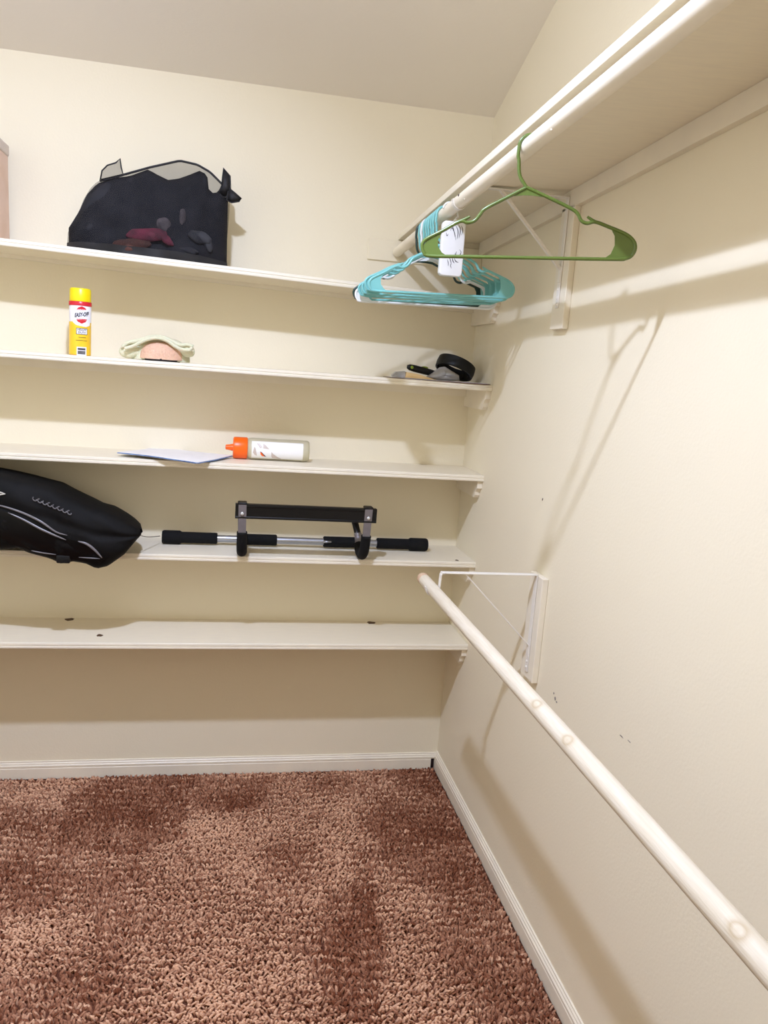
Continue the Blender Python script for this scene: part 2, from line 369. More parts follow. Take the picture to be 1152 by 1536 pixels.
# wall marks
def mark(px, py, r, m_, nm='scuff_mark'):
    c = U(px, py, 0, 0)
    b = MB(); n = 9
    pts = [(-0.0002, c.y+r[0]*math.cos(6.283*i/n)*random.uniform(.6, 1.2), c.z+r[1]*math.sin(6.283*i/n)*random.uniform(.6, 1.2)) for i in range(n)]
    b.prism(pts, (-0.0006, 0, 0)).build(nm, m_, wall_right)
mark(814, 749, (0.003, 0.004), M['dark'], 'nail_hole')
mark(831, 1040, (0.003, 0.003), M['smudge']); mark(833, 1048, (0.004, 0.006), M['smudge']); mark(835, 1053, (0.004, 0.003), M['smudge'])
mark(932, 1104, (0.010, 0.0012), M['smudge']); mark(944, 1112, (0.008, 0.0012), M['smudge'])

# ------------------------------------------------------------------ back-wall shelves
D = 0.2607
def tilt(x, k): return k*x
def ogee(y1, zt, h):
    """side cleat outline in (y,z): square back end, ogee cut at the front"""
    return [(0, zt), (y1, zt), (y1, zt-h*0.42), (y1+0.010, zt-h*0.50), (y1+0.018, zt-h*0.66), (y1+0.020, zt-h*0.85), (y1+0.028, zt-h), (0, zt-h)]
SH = {}
def wall_shelf(k, ztop, label, slope=0.0, th=0.020, cleat=0.062, back=0.03, x0=X0):
    t = thing('wall_shelf', label, 'shelf', (-1.0, 0, ztop+slope*-1.0), 'painted shelves across the back wall')
    def z(x, dz): return ztop+slope*x+dz
    # the board
    def slab(ya, yb, za, zb, xa, xb):
        return [(xa, ya, z(xa, za)), (xb, ya, z(xb, za)), (xb, yb, z(xb, za)), (xa, yb, z(xa, za)), (xa, ya, z(xa, zb)), (xb, ya, z(xb, zb)), (xb, yb, z(xb, zb)), (xa, yb, z(xa, zb))]
    MB().hexa(slab(-D+0.006, -0.0, -th, 0, x0, -0.0005)).build('board', M['shelf'], t)
    # rounded front edge with a groove
    prof = [(-D+0.0062, -th), (-D+0.002, -th-0.0005), (-D+0.0003, -th+0.002), (-D+0.0003, -th+0.0075), (-D+0.0022, -th+0.0088), (-D+0.0022, -th+0.0105), (-D+0.0003, -th+0.0118), (-D+0.0006, -0.0012), (-D+0.002, 0.0002), (-D+0.0062, 0.0)]
    b = MB(); n = len(prof)
    vs = [(x0, y, z(x0, dz)) for y, dz in prof]+[(-0.0005, y, z(-0.0005, dz)) for y, dz in prof]
    b.add(vs, [tuple(range(n)), tuple(range(n, 2*n))[::-1]]+[(i, (i+1) % n, n+(i+1) % n, n+i) for i in range(n)])
    b.build('front_edge', M['trim'], t)
    if cleat: MB().prism([(-0.0002, y, zz) for y, zz in ogee(-D+0.012, ztop-th, cleat)], (-0.018, 0, 0)).build('end_cleat', M['trim'], t)
    if back:
        MB().hexa(slab(-0.018, -0.0, -th-back, -th, x0, -0.0185)).build('back_cleat', M['trim'], t)
    return t
S1Z, S1K = 1.8045, -0.0275
SZ = {2: 1.5249, 3: 1.2166, 4: 0.9102, 5: 0.6075}
sh1 = wall_shelf(1, S1Z, 'topmost cream shelf on the back wall, carrying the black mesh bag', S1K, back=0.012, cleat=0.055)
sh2 = wall_shelf(2, SZ[2], 'second cream shelf from the top, carrying the yellow spray can', 0, cleat=0.066)
sh3 = wall_shelf(3, SZ[3], 'middle cream shelf carrying the orange capped bottle and papers', 0)
sh4 = wall_shelf(4, SZ[4], 'cream shelf carrying the black pull-up bar', 0)
sh5 = wall_shelf(5, SZ[5], 'lowest cream shelf, empty, just above the baseboard', 0)
def s1z(x): return S1Z+S1K*x
def flat_spot(par, x, y, z, rx, ry, nm='wood_knot', m_='knot', th=0.0006):
    n = 11; ph = random.random()*6
    pts = [(x+rx*math.cos(6.283*i/n)*(1+0.25*math.sin(3*i+ph)), y+ry*math.sin(6.283*i/n)*(1+0.25*math.sin(2*i+ph)), z-0.0001) for i in range(n)]
    MB().prism(pts, (0, 0, th)).build(nm, M[m_], par)
flat_spot(sh5, -1.39, -0.018, SZ[5], 0.016, 0.014); flat_spot(sh5, -1.264, -0.185, SZ[5], 0.010, 0.012); flat_spot(sh5, -0.31, -0.02, SZ[5], 0.016, 0.015)
flat_spot(sh4, -0.063, -0.235, SZ[4], 0.006, 0.008)

# ------------------------------------------------------------------ shelf and rods along the right wall
def urz(x, y, dz=0): return 2.000-0.036*y+0.055*(x+0.31)+dz
YE = -2.75
ur = thing('side_shelf', 'long white shelf above the upper hanging rod on the right wall', 'shelf', (-0.15, -1.3, urz(-0.15, -1.3)))
def urslab(xa, xb, ya, yb, da, db):
    return [(xa, ya, urz(xa, ya, da)), (xb, ya, urz(xb, ya, da)), (xb, yb, urz(xb, yb, da)), (xa, yb, urz(xa, yb, da)), (xa, ya, urz(xa, ya, db)), (xb, ya, urz(xb, ya, db)), (xb, yb, urz(xb, yb, db)), (xa, yb, urz(xa, yb, db))]
MB().hexa(urslab(-0.305, -0.0002, YE, -0.0005, 0, 0.018)).build('board', M['shelf'], ur)
b = MB(); prof = [(-0.305, 0.0), (-0.309, 0.0), (-0.310, 0.002), (-0.310, 0.016), (-0.309, 0.018), (-0.305, 0.018)]; n = len(prof)
b.add([(x, y, urz(x, y, d)) for y in (YE, -0.0005) for x, d in prof], [tuple(range(n)), tuple(range(n, 2*n))[::-1]]+[(i, (i+1) % n, n+(i+1) % n, n+i) for i in range(n)]).build('front_edge', M['trim'], ur)
MB().hexa(urslab(-0.018, -0.0002, YE, -0.0185, -0.046, -0.0003)).build('wall_cleat', M['trim'], ur)
MB().box((-0.416, -0.008, 1.925), (-0.0002, -0.0003, 1.9975), 0.002).build('end_cleat', M['wall'], ur)

RX = -0.313
def rz(y): return 1.9565-0.036*y
R1 = 0.0165
rod1 = thing('hanging_rod', 'upper painted white hanging rod holding the hangers', 'rod', (RX, -0.02, rz(-0.02)))
MB().tube([(RX, -0.0185, rz(0)), (RX, -1.0, rz(-1.0)), (RX, YE, rz(YE))], R1, 28).build('pole', M['trim'], rod1, True, angle=40)
for y_ in (-0.875, -1.42, -2.05): MB().blob((RX-0.9*R1*math.cos(.8), y_, rz(y_)-R1*math.sin(.8)), (0.003, 0.004, 0.003), 1).build('paint_drip', M['trim'], rod1, True)
flat = MB().blob((RX-0.0163*math.cos(0.3), -0.835, rz(-0.835)+0.0163*math.sin(0.3)), (0.0022, 0.004, 0.0032), 2).build('nail_hole', M['dark'], rod1, True)
MB().blob((RX-0.0120, -1.255, rz(-1.255)-0.0115), (0.0012, 0.003, 0.0016), 2).build('nail_hole', M['dark'], rod1, True)

LX, LZ, R2 = -0.314, 0.977, 0.0166
kn = [U(850, 1108, 0, LX-0.012), U(1105, 1392, 0, LX-0.012), U(803, 1052, 0, LX-0.012)]
def on_rod(v):
    d = Vector((v.x-LX, 0, v.z-LZ)); d = d.normalized()*R2
    return d
rod2 = thing('hanging_rod', 'lower knotty bare-ended wooden hanging rod crossing the right wall', 'rod', (LX, -0.735, LZ))
o0 = rod2.location
kl = []
for v in kn:
    d = on_rod(v); kl.append((d.x, v.y-o0.y, d.z))
RM = rod_material('whitewashed_rod', kl)
MB().tube([(LX, -0.765, LZ), (LX, -1.5, LZ), (LX, YE, LZ)], R2, 28).build('pole', RM, rod2, True, angle=40)
MB().lathe([(0.010, 0.0), (0.0145, 0.001), (0.0164, 0.004), (R2, 0.031)], (LX, -0.735, LZ), (0, -1, 0), 28).build('bare_end', M['bare_wood'], rod2, True, angle=40)

def screw(b, c, nrm, r=0.0042):
    b.lathe([(r, 0), (r*0.95, 0.0012), (r*0.5, 0.0024)], c, nrm, 12)
def shelf_bracket(label, yc, zarm, block, armx, rodx, rodz, foot_z, leg_bot, R, screws, blocked=True, thick=False):
    """thin metal shelf-and-rod bracket screwed to a painted backing block"""
    t = thing('shelf_bracket', label, 'bracket', (0, yc, zarm), 'rod brackets on the right wall')
    y0, y1, z0, z1 = block
    MB().box((-0.018, y0, z0), (-0.0002, y1, z1), 0.0015).build('backing_block', M['trim'], t)
    w = 0.0095
    MB().box((armx, yc-w, zarm-0.003), (-0.0185, yc+w, zarm), 0.0008).build('arm', M['bracket'], t)
    MB().box((-0.0215, yc-w, leg_bot), (-0.0185, yc+w, zarm-0.001), 0.0008).build('wall_leg', M['bracket'], t)
    # diagonal brace: flat strip folded into a channel
    a = Vector((armx+0.065 if blocked else armx+0.01, yc, zarm-0.003)); f = Vector((-0.0222, yc, foot_z))
    d = (f-a).normalized(); nrm = d.cross(Vector((0, 1, 0))).normalized()
    b = MB()
    for s_ in (-1, 1): pass
    b.hexa([a+Vector((0, -0.006, 0)), a+Vector((0, 0.006, 0)), f+Vector((0, 0.006, 0)), f+Vector((0, -0.006, 0)), a+Vector((0, -0.006, 0))+nrm*(0.0065 if thick else 0.003), a+Vector((0, 0.006, 0))+nrm*(0.0065 if thick else 0.003), f+Vector((0, 0.006, 0))+nrm*(0.0065 if thick else 0.003), f+Vector((0, -0.006, 0))+nrm*(0.0065 if thick else 0.003)])
    b.build('brace', M['bracket'], t)
    MB().box((-0.0235, yc-0.008, foot_z-0.03), (-0.0212, yc+0.008, foot_z+0.004), 0.0006).build('brace_foot', M['bracket'], t)
    # hook: strip that drops from the arm and wraps under the rod
    pts = [Vector((armx+0.012, 0, zarm-0.0015)), Vector((armx+0.001, 0, zarm-0.003)), Vector((armx-0.001, 0, zarm-0.008))]
    sx = rodx+R+0.0012
    pts.append(Vector((sx+0.001, 0, rodz+0.012)))
    for i in range(0, 13):
        an = -math.pi*i/12*1.02
        pts.append(Vector((rodx+(R+0.0014)*math.cos(an), 0, rodz+(R+0.0014)*math.sin(an))))
    pts.append(Vector((rodx-R-0.003, 0, rodz+0.006)))
    b = MB(); n = len(pts); th = 0.0009
    rows = []
    for i, p in enumerate(pts):
        tg = (pts[min(i+1, n-1)]-pts[max(i-1, 0)]).normalized(); nn = Vector((-tg.z, 0, tg.x))
        rows.append([p+nn*th+Vector((0, yc-w, 0)), p+nn*th+Vector((0, yc+w, 0)), p-nn*th+Vector((0, yc+w, 0)), p-nn*th+Vector((0, yc-w, 0)), p+nn*th+Vector((0, yc-w, 0))])
    b.grid(rows); b.add(rows[0][:4], [(0, 1, 2, 3)]); b.add(rows[-1][:4], [(3, 2, 1, 0)])
    b.build('rod_hook', M['bracket'], t, weld=True)
    for zs in screws:
        b = MB(); screw(b, (-0.0215, yc, zs), (-1, 0, 0)); b.build('screw', M['steel_screw'] if not blocked else M['bracket'], t, True, angle=40)
    return t
shelf_bracket('upper white rod bracket under the side shelf', -0.79, urz(-0.16, -0.79)-0.008, (-0.835, -0.752, 1.690, 2.005), -0.275, RX, rz(-0.79), 1.842, 1.745, R1, (1.795, 1.772, 1.755), True, True)
shelf_bracket('lower white rod bracket below the pull-up bar shelf', -0.85, 1.025, (-0.892, -0.802, 0.722, 1.022), -0.293, LX, LZ, 0.818, 0.742, R2, (0.772, 0.755), True)

# ------------------------------------------------------------------ hangers
GY, GD = -1.284, Vector((0.948, -0.319, 0.0)).normalized()
GC = Vector((RX, GY, rz(GY)))
def to_local(px, py):
    nrm = Vector((-GD.y, GD.x, 0)); d = pxray(px, py); t = (GC-CAM).dot(nrm)/d.dot(nrm); p = CAM+t*d-GC
    return Vector((p.dot(GD), p.z))
def hanger(name, label, m_, loc, dirv, rdeg=0.0, group=None, tr=0.0036, shape=None):
    """tubular plastic hanger; loc = rod axis, dirv = horizontal direction of the bar"""
    t = thing(name, label, 'hanger', loc, group)
    dv = Vector(dirv).normalized(); nv = Vector((-dv.y, dv.x, 0)); c_, s_ = math.cos(math.radians(rdeg)), math.sin(math.radians(rdeg))
    L = Vector(loc)
    def W(u, w, v=0.0): return L+dv*(u*c_-w*s_)+Vector((0, 0, 1))*(u*s_+w*c_)+nv*v
    pk = to_local(789, 280)
    # hook over the rod, down the neck to the peak
    rr = R1+tr+0.0012; hc = -0.0012
    pts = []
    for i in range(13):
        an = math.radians(5+i*(175/12)); pts.append((rr*math.cos(an), hc+rr*math.sin(an)))
    nk = [to_local(778.5, 240), to_local(778.5, 255), to_local(781, 267)]
    pts += [(-rr-0.0002, -0.02)]+[(p.x, p.y) for p in nk]+[(pk.x, pk.y)]
    sm = smooth_line([Vector((a, b_, 0)) for a, b_ in pts], 3)
    MB().tube([W(p.x, p.y) for p in sm], tr, 10).build('hook', m_, t, True, angle=50)
    # body outline from the peak round both shoulders and the bar
    left = [(790, 281), (757, 298), (728, 313), (720, 322), (712, 331), (701, 334), (690, 332), (664, 346), (642, 357), (635, 363), (633, 370), (636, 379), (645, 384)]
    bar = [(700, 385), (800, 387), (920, 389)]
    right = [(938, 388), (948, 383), (953, 372), (950, 361), (938, 351), (912, 340), (893, 333), (881, 335), (872, 331), (866, 320), (855, 312), (820, 295), (790, 281)]
    P = [to_local(*q) for q in left+bar+right]
    sm = smooth_line([Vector((p.x, p.y, 0)) for p in P], 4)
    MB().tube([W(p.x, p.y) for p in sm], tr, 10).build('frame', m_, t, True, angle=50)
    for tip in ([(690, 332), (697, 329), (705, 325)], [(893, 333), (888, 330), (881, 325)]):
        MB().tube([W(*to_local(*q)) for q in tip], [tr, tr*0.9, tr*0.7], 8).build('strap_notch', m_, t, True, angle=50)
    th = 0.0016
    def web(pxs, nm):
        q = [to_local(*a) for a in pxs]
        MB().prism([W(a.x, a.y, -th/2) for a in q], nv*th).build(nm, m_, t)
    web([(790, 283), (812, 293), (832, 301), (820, 296.5), (800, 293.5), (785, 293), (768, 294.5), (757, 298)], 'top_web')
    web([(664, 347), (642, 358), (634, 370), (638, 380), (646, 384), (672, 385), (663, 379), (657, 370), (657, 360)], 'end_web')
    web([(916, 342), (938, 352), (950, 362), (952, 372), (946, 383), (930, 388), (906, 388), (916, 381), (922, 368), (922, 354)], 'end_web')
    return t
hanger('clothes_hanger', 'single olive green plastic hanger hanging nearest on the upper rod', M['green'], GC, GD)

tealg = 'teal hangers bunched on the upper rod'
specs = [(-0.640, 2.6, 0.3), (-0.610, 1.8, -1.2), (-0.582, 1.2, 0.8), (-0.554, 0.7, -0.5), (-0.526, 0.2, 0.7), (-0.499, -0.4, -0.8), (-0.440, -1.8, 0.4)]
def yawdir(a): return (math.cos(math.radians(a)), math.sin(math.radians(a)), 0)
def copy_tree(src, loc, yaw):
    c = src.copy(); COL.objects.link(c); c.location = loc; c.rotation_euler = (0, 0, 0)
    for ch in list(src.children):
        d = ch.copy(); COL.objects.link(d); d.parent = c
    return c
names = ['nearest', 'second', 'third', 'fourth', 'fifth', 'sixth', 'farthest']
proto = None
for i, (y, ya, ro) in enumerate(specs):
    loc = Vector((RX, y, rz(y)))
    lab = {0: 'nearest teal hanger of the bunch, beside the white plaque', 6: 'farthest teal hanger of the bunch, closest to the back wall'}.get(i, '%s teal hanger of the bunch counting from the white plaque' % names[i])
    if proto is None:
        proto = h = hanger('clothes_hanger', lab, M['teal'], loc, (1, 0, 0), 0, tealg)
    else:
        h = copy_tree(proto, loc, 0); h['label'] = lab
    h.rotation_euler = (0, math.radians(-ro), math.radians(ya))
hw = hanger('clothes_hanger', 'white plastic hanger with the lowest bar in the teal bunch', M['white_plastic'], Vector((RX, -0.471, rz(-0.471))), (1, 0, 0))
hw.rotation_euler = (0, math.radians(0.6), math.radians(-1.0)); hw.scale = (1.02, 1, 1.06)
hd = hanger('clothes_hanger', 'dark green plastic hanger behind the teal bunch', M['dark_green'], Vector((RX, -0.405, rz(-0.405))), (1, 0, 0))
hd.rotation_euler = (0, math.radians(0.8), math.radians(-2.6))

# white scented plaque on its own little hook
def plaque():
    yp = -0.70
    t = thing('hanging_plaque', 'white hanging plaque with dark scroll print in front of the teal hangers', 'plaque', (RX, yp, rz(yp)))
    c0 = [U(661, 334, 1, yp), U(695, 331, 1, yp), U(694, 415, 1, yp), U(659, 415, 1, yp)]
    w = (c0[1]-c0[0]).length; xm = sum(p.x for p in c0)/4; zt = (c0[0].z+c0[1].z)/2; zb = (c0[2].z+c0[3].z)/2
    hh = (zt-zb); r = 0.010; ww = w/2
    out = []
    for cx, cz, a0 in ((xm+ww-r, zt-r, 0), (xm-ww+r, zt-r, 90), (xm-ww+r, zb+r, 180), (xm+ww-r, zb+r, 270)):
        for k in range(6):
            an = math.radians(a0+k*18); out.append((cx+r*math.cos(an), cz+r*math.sin(an)))
    b = bmesh.new(); f = [b.verts.new((x, yp-0.012, z)) for x, z in out]; face = b.faces.new(f)
    ex = bmesh.ops.extrude_face_region(b, geom=[face]); bmesh.ops.translate(b, verts=[g for g in ex['geom'] if isinstance(g, bmesh.types.BMVert)], vec=(0, 0.022, 0))
    ed = [e for e in b.edges if abs(e.verts[0].co.y-e.verts[1].co.y) < 1e-6]
    bmesh.ops.bevel(b, geom=ed, offset=0.003, segments=3, affect='EDGES', profile=0.5)
    MB().bm(b).build('case', M['white_plastic'], t, True, angle=35)
    xc = xm+0.004
    rr = R1+0.0028
    pts = [Vector((xc, 0, zt-0.002)), Vector((xc+0.001, 0, zt+0.010))]
    a = Vector((RX+rr, 0, rz(yp)))
    pts += [a+Vector((0.004, 0, -0.016)), a]+[Vector((RX+rr*math.cos(math.radians(k)), 0, rz(yp)+rr*math.sin(math.radians(k)))) for k in (30, 60, 90, 120, 150, 175)]
    MB().tube([p+Vector((0, yp, 0)) for p in smooth_line(pts, 3)], 0.0024, 8).build('hook', M['white_plastic'], t, True)
    MB().blob((xc, yp-0.002, zt+0.003), (0.006, 0.005, 0.005), 2).build('hook_knob', M['white_plastic'], t, True)
    # scroll flourishes: tapering curled strokes printed on the face
    yf = yp-0.0123
    def stroke(pts, wmax):
        sm = smooth_line([Vector((xm+u*ww, yf, zb+v*hh)) for u, v in pts], 6); n = len(sm)
        rows = []
        for i, p in enumerate(sm):
            tg = (sm[min(i+1, n-1)]-sm[max(i-1, 0)]).normalized(); nn = Vector((-tg.z, 0, tg.x)); w_ = 0.72*wmax*math.sin(math.pi*(i+0.4)/(n-0.2))+0.0002
            rows.append([p+nn*w_, p-nn*w_])
        MB().grid(rows).build('scroll_print', M['ink'], t)
    S = [([(-.65, .80), (-.55, .90), (-.2, .90), (.0, .80), (.1, .72)], .0011), ([(-.35, .82), (-.2, .87), (.05, .78), (.2, .66)], .0011), ([(.05, .93), (.3, .85), (.35, .76), (.3, .68)], .0013),
         ([(.3, .95), (.5, .88), (.52, .78), (.46, .70)], .0013), ([(.6, .93), (.72, .86), (.68, .76)], .0010), ([(-.7, .78), (-.6, .72), (-.5, .76)], .0009),
         ([(.6, .50), (.75, .45), (.6, .38), (.3, .37), (.2, .42)], .0012), ([(.35, .46), (.3, .40), (.45, .36)], .0011), ([(-.25, .34), (-.1, .28), (0, .20)], .0012), ([(0, .35), (.1, .28), (.25, .24)], .0015),
         ([(.2, .33), (.35, .28), (.6, .26)], .0014), ([(-.4, .30), (-.3, .24), (-.28, .18)], .0010), ([(-.1, .22), (-.06, .18), (.02, .14)], .0010)]
    for p, w_ in S: stroke(p, w_)
plaque()

# ------------------------------------------------------------------ black mesh bag on the top shelf
def poly_sil(px, y): return [U(a, b, 1, y) for a, b in px]
def coons(left, right, bot, top, ns, na):
    Lf, Rt, Bt, Tp = resample(left, ns), resample(right, ns), resample(bot, na), resample(top, na)
    G = []
    for i in range(ns):
        s = i/(ns-1); row = []
        for j in range(na):
            a = j/(na-1)
            p = (1-s)*Bt[j]+s*Tp[j]+(1-a)*Lf[i]+a*Rt[i]-((1-s)*(1-a)*Bt[0]+(1-s)*a*Bt[-1]+s*(1-a)*Tp[0]+s*a*Tp[-1])
            row.append(p)
        G.append(row)
    return G
def mesh_bag():
    y0 = -0.165
    xl, xr = U(100, 368, 1, y0).x, U(342, 395, 1, y0).x
    t = thing('mesh_bag', 'large black mesh bag stuffed with clothes on the topmost shelf', 'bag', ((xl+xr)/2, y0, s1z((xl+xr)/2)))
    V3 = lambda q: U(q[0], q[1], 1, y0)
    bot = [Vector((xl+(xr-xl)*i/8, y0, s1z(xl+(xr-xl)*i/8)+0.001)) for i in range(9)]
    left = [bot[0]]+[V3(q) for q in [(102, 347), (114, 330), (125, 300), (135, 283), (145, 273), (152, 270)]]
    right = [bot[-1]]+[V3(q) for q in [(339, 381), (341, 355), (344, 320), (345, 300), (345, 288)]]
    top = [left[-1]]+[V3(q) for q in [(182, 263), (225, 251), (270, 241), (296, 247), (315, 258)]]+[right[-1]]
    ns, na = 26, 40
    G = coons(left, right, bot, top, ns, na)
    def dep(s, a, k): return (0.085 if k < 0 else 0.105)*(1-abs(2*a-1)**3.5)**0.6*(1-s**2.2)**0.75*(0.86+0.14*min(1, s*8))
    def fold(i, j, sgn): return 0.006*math.sin(0.9*j+0.35*i)*math.sin(0.22*i+sgn)+0.004*math.sin(0.5*i-0.3*j)
    front = []; back = []
    for i in range(ns):
        s = i/(ns-1); f = []; bk = []
        for j in range(na):
            a = j/(na-1); e = 1 if 0 < j < na-1 and 0 < i < ns-1 else 0
            f.append(G[i][j]+Vector((0, -dep(s, a, -1)+e*fold(i, j, 0.3), 0))); bk.append(G[i][j]+Vector((0, dep(s, a, 1)*0.95+e*fold(i, j, 1.9), 0)))
        front.append(f); back.append(bk)
    b = MB(); b.grid(front); b.grid(back); b.grid([front[0], back[0]])
    b.build('net_body', M['mesh_net'], t, True, weld=True)
    MB().tube(resample(top, 40), 0.0034, 8).build('rim_binding', M['net_edge'], t, True)
    # a solid hem round the base
    hem = [front[1], front[0]]; 
    hb = MB(); hb.grid([[p+Vector((0, -0.002, 0)) for p in front[k]] for k in (0, 1, 2)]); hb.build('base_hem', M['net_edge'], t, True)
    # clothes inside: dark heap whose ridge shows through the net
    ridge = [V3(q) for q in [(103, 342), (118, 318), (130, 292), (146, 275), (172, 267), (195, 264), (222, 254), (236, 262), (252, 270), (268, 268), (285, 262), (299, 256), (311, 262), (313, 284), (322, 292), (333, 280), (342, 300)]]
    lb = [bot[0]+Vector((0.006, 0, 0.002)), ridge[0]]; rb = [bot[-1]+Vector((-0.004, 0, 0.002)), ridge[-1]]
    H = coons(lb, rb, [p+Vector((0, 0, 0.003)) for p in bot], ridge, 22, 40)
    fr = []; bk = []
    for i in range(22):
        s = i/21; f = []; k_ = []
        for j in range(40):
            a = j/39; dd = 0.9*(1-abs(2*a-1)**4)**0.7*(1-s**3)**0.6
            e = math.sin(0.7*j+0.5*i)*0.006+math.sin(0.33*j-0.8*i)*0.005
            f.append(H[i][j]+Vector((0, -(0.070+e)*dd, 0))); k_.append(H[i][j]+Vector((0, 0.085*dd, 0)))
        fr.append(f); bk.append(k_)
    MB().grid(fr).grid(bk).grid([fr[0], bk[0]]).build('dark_clothes', M['dark_cloth'], t, True, weld=True)
    def lump(pxc, r, m_, nm, rot=0, yy=-0.232):
        c = U(pxc[0], pxc[1], 1, yy); MB().blob(c, r, 3, 0.10, Matrix.Rotation(math.radians(rot), 3, 'Y'), 4, pxc[0]).build(nm, M[m_], t, True)
    lump((222, 352), (0.060, 0.010, 0.020), 'maroon', 'maroon_garment', -5); lump((250, 360), (0.026, 0.009, 0.012), 'maroon', 'maroon_garment', 35)
    lump((196, 367), (0.058, 0.010, 0.020), 'rust', 'rust_garment', -12)
    lump((246, 338), (0.024, 0.010, 0.022), 'pale_cloth', 'pale_garment', 20, -0.228); lump((274, 325), (0.010, 0.008, 0.024), 'pale_cloth', 'pale_garment', 0, -0.222)
    lump((300, 356), (0.040, 0.012, 0.018), 'grey_garment', 'grey_garment', 15, -0.225); lump((312, 366), (0.012, 0.008, 0.026), 'grey_garment', 'grey_garment', -20, -0.222); lump((283, 376), (0.030, 0.008, 0.010), 'grey_garment', 'grey_garment', 5, -0.230)
    # corner tips of the open top and the handle end
    def flap(pxs, nm, yy, m_='mesh_net', th=0.004):
        q = [U(a, c, 1, yy) for a, c in pxs]; n = len(q); cen = sum(q, Vector())/n
        b = MB(); vs = q+[cen+Vector((0, -0.016, 0)), cen+Vector((0, 0.012, 0))]
        b.add(vs, [(i, (i+1) % n, n) for i in range(n)]+[((i+1) % n, i, n+1) for i in range(n)]); o = b.build(nm, M[m_], t, True)
        MB().tube(q+[q[0]], 0.0022, 6).build('flap_binding', M['net_edge'], t, True); return o
    flap([(150, 272), (153, 256), (161, 248), (174, 244), (180, 238), (182, 252), (185, 263), (168, 268)], 'corner_flap', y0-0.01)
    flap([(333, 278), (334, 265), (335, 252), (345, 264), (346, 290), (338, 296), (326, 292)], 'corner_flap', y0-0.012, 'net_edge')
    flap([(343, 282), (353, 290), (362, 298), (359, 302), (347, 304), (340, 300)], 'handle_end', y0-0.015, 'net_edge')
mesh_bag()

# pale board whose edge shows at the left end of the top shelf
def side_board():
    y0 = -0.12; z0 = s1z(-1.58)
    t = thing('cardboard_box', 'pale tan board box at the far left of the topmost shelf', 'box', (-1.72, y0, z0))
    xb, xt = U(4.5, 357, 1, y0).x, U(1.0, 220, 1, y0).x
    z1 = U(1, 214, 1, y0).z
    MB().hexa([(-1.86, -0.20, s1z(-1.86)), (xb, -0.20, z0), (xb, -0.04, z0), (-1.86, -0.04, s1z(-1.86)), (-1.86, -0.20, z1), (xt, -0.20, z1), (xt, -0.04, z1), (-1.86, -0.04, z1)]).build('box_body', M['pink_board'], t)
    MB().box((-1.865, -0.205, z1-0.022), (xt+0.004, -0.035, z1+0.012), 0.005, seg=2).build('lid', M['label_grey'], t)
side_board()

